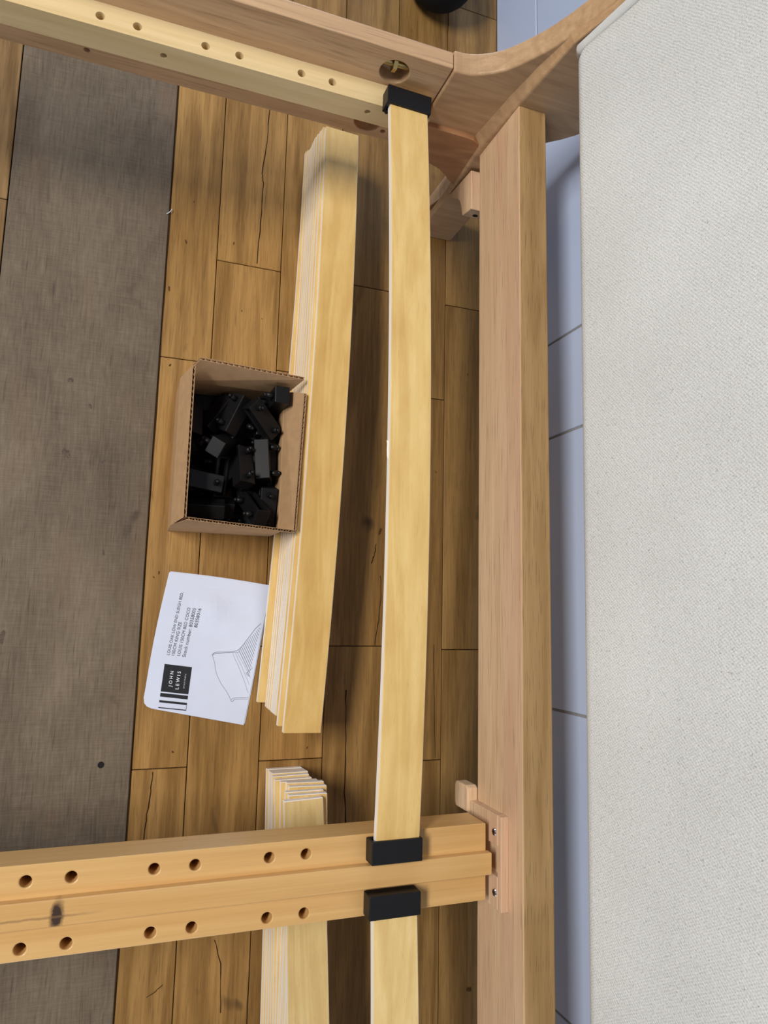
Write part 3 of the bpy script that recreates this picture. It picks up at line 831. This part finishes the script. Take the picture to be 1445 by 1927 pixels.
def quad(x0, x1, y0, y1, mat, name, dz=0.00020, n=4):
    mb = MB(); vs = []
    for i in range(n + 1):
        for j in range(n + 1): vs.append(on_paper(pp(x0 + (x1 - x0) * i / n, y0 + (y1 - y0) * j / n), dz))
    fs = [(i * (n + 1) + j, (i + 1) * (n + 1) + j, (i + 1) * (n + 1) + j + 1, i * (n + 1) + j + 1) for i in range(n) for j in range(n)]
    build(name, mb.add(vs, fs), mat, leaf)
quad(0, 1, 0, 1.0, M['ink'], 'logo_square')
quad(0, 1, 1.05, 1.185, M['ink'], 'logo_bar')
quad(0, 1, 1.31, 1.39, M['ink'], 'logo_bar')
quad(0, 1, 1.56, 1.595, M['ink'], 'logo_bar')
quad(0.985, 1.0, 1.39, 1.56, M['ink'], 'logo_bar')
UBs, UVs = UB.copy(), UV.copy()
UB = -UY_.normalized(); UV = -UX_.normalized()
text('J O H N', pp(0.36, 0.80), 0.0172, M['paper_print'], dz=0.00034, bold=0.012)
text('L E W I S', pp(0.62, 0.86), 0.0196, M['paper_print'], dz=0.00034, bold=0.012)
text('& P A R T N E R S', pp(0.83, 0.80), 0.0158, M['paper_print'], dz=0.00034)
UB, UV = UBs, UVs
# line drawing of the bed: points given on the page in the same logo units
HG = (0.1160984, 0.0084994, 0.0063677, 0.0027013, -0.1224491, 0.0536841, -0.0508693, 0.0183680)
def zz(zx, zy):                       # measure taken on the page -> place on the paper (fitted homography)
    u, v = zx / 1000.0, zy / 1000.0
    d = HG[6] * u + HG[7] * v + 1.0
    return Vector(((HG[0] * u + HG[1] * v + HG[2]) / d, (HG[3] * u + HG[4] * v + HG[5]) / d))
def line(mb, pts, w):
    P = [zz(*p) for p in pts]
    Q = []
    for a_, b_ in zip(P[:-1], P[1:]):
        for k in range(3): Q.append(a_.lerp(b_, k / 3))
    Q.append(P[-1])
    mb.ribbon([(q.x, q.y) for q in Q], w, lambda x, y: hpap(x, y) + 0.00020)
dr = MB()
line(dr, [(720, 882), (722, 872), (740, 859), (770, 853), (850, 852), (905, 850), (935, 843), (960, 832), (1000, 788), (1060, 708), (1110, 640), (1150, 604), (1160, 592)], 0.00045)
line(dr, [(722, 880), (748, 866), (850, 860), (910, 858), (940, 858), (968, 852), (966, 842)], 0.00035)
line(dr, [(720, 882), (728, 900), (742, 955), (750, 1020), (765, 1070), (800, 1140), (845, 1205), (868, 1245), (886, 1285)], 0.00025)
line(dr, [(1045, 1278), (980, 1278), (930, 1280), (915, 1288), (905, 1300), (893, 1302), (888, 1290), (898, 1278), (930, 1268), (1000, 1264), (1048, 1262)], 0.00035)
line(dr, [(905, 862), (925, 915), (955, 975), (985, 1050), (1015, 1130), (1045, 1222)], 0.0002)
line(dr, [(930, 862), (955, 920), (985, 980), (1015, 1050), (1040, 1110), (1056, 1150)], 0.0002)
line(dr, [(945, 858), (985, 930), (1020, 990), (1050, 1050), (1066, 1090)], 0.0002)
build('bed_drawing', dr, M['ink_soft'], leaf)
hs = MB()
for k in range(15):
    t = k / 14.0
    x0, y0 = 962 + 180 * t, 838 - 205 * t
    x1, y1 = 1060 + 92 * t, 1045 - 400 * t
    line(hs, [(x0, y0), (x1, y1)], 0.00042)
line(hs, [(1022, 1046), (1040, 1040), (1030, 1058), (1048, 1052), (1040, 1070), (1058, 1066), (1052, 1076)], 0.0003)
line(hs, [(1030, 1042), (1060, 1020), (1086, 992)], 0.0003)
build('slat_drawing', hs, M['ink_soft'], leaf)

# ------------------------------------------------------------------ round black speaker by the wall
spk = empty('round_speaker', (0.3580, 0.8920, 0.0))
tag(spk, 'round black fabric-covered speaker on the floor by the tiled wall, cut by the frame', 'speaker')
sp = MB(); n = 40; prof = []
for k in range(13):
    t = -1.25 + 2.6 * k / 12
    prof.append((0.0515 * math.cos(t) ** 0.85, 0.046 + 0.046 * math.sin(t) / math.sin(1.25) * 0.98))
rings = [(0.358 + r_ * math.cos(6.28318 * i / n), 0.892 + r_ * math.sin(6.28318 * i / n), z_) for r_, z_ in prof for i in range(n)]
fs = []
for k in range(len(prof) - 1):
    for i in range(n): fs.append((k * n + i, k * n + (i + 1) % n, (k + 1) * n + (i + 1) % n, (k + 1) * n + i))
fs += [tuple(range(n)), tuple(range((len(prof) - 1) * n, len(prof) * n))]
build('shell', MB().add(rings, fs), M['black_cloth'], spk, smooth=True)
build('foot_ring', MB().cyl((0.358, 0.892, 0.0), (0.358, 0.892, 0.005), 0.024, 32), M['black'], spk)
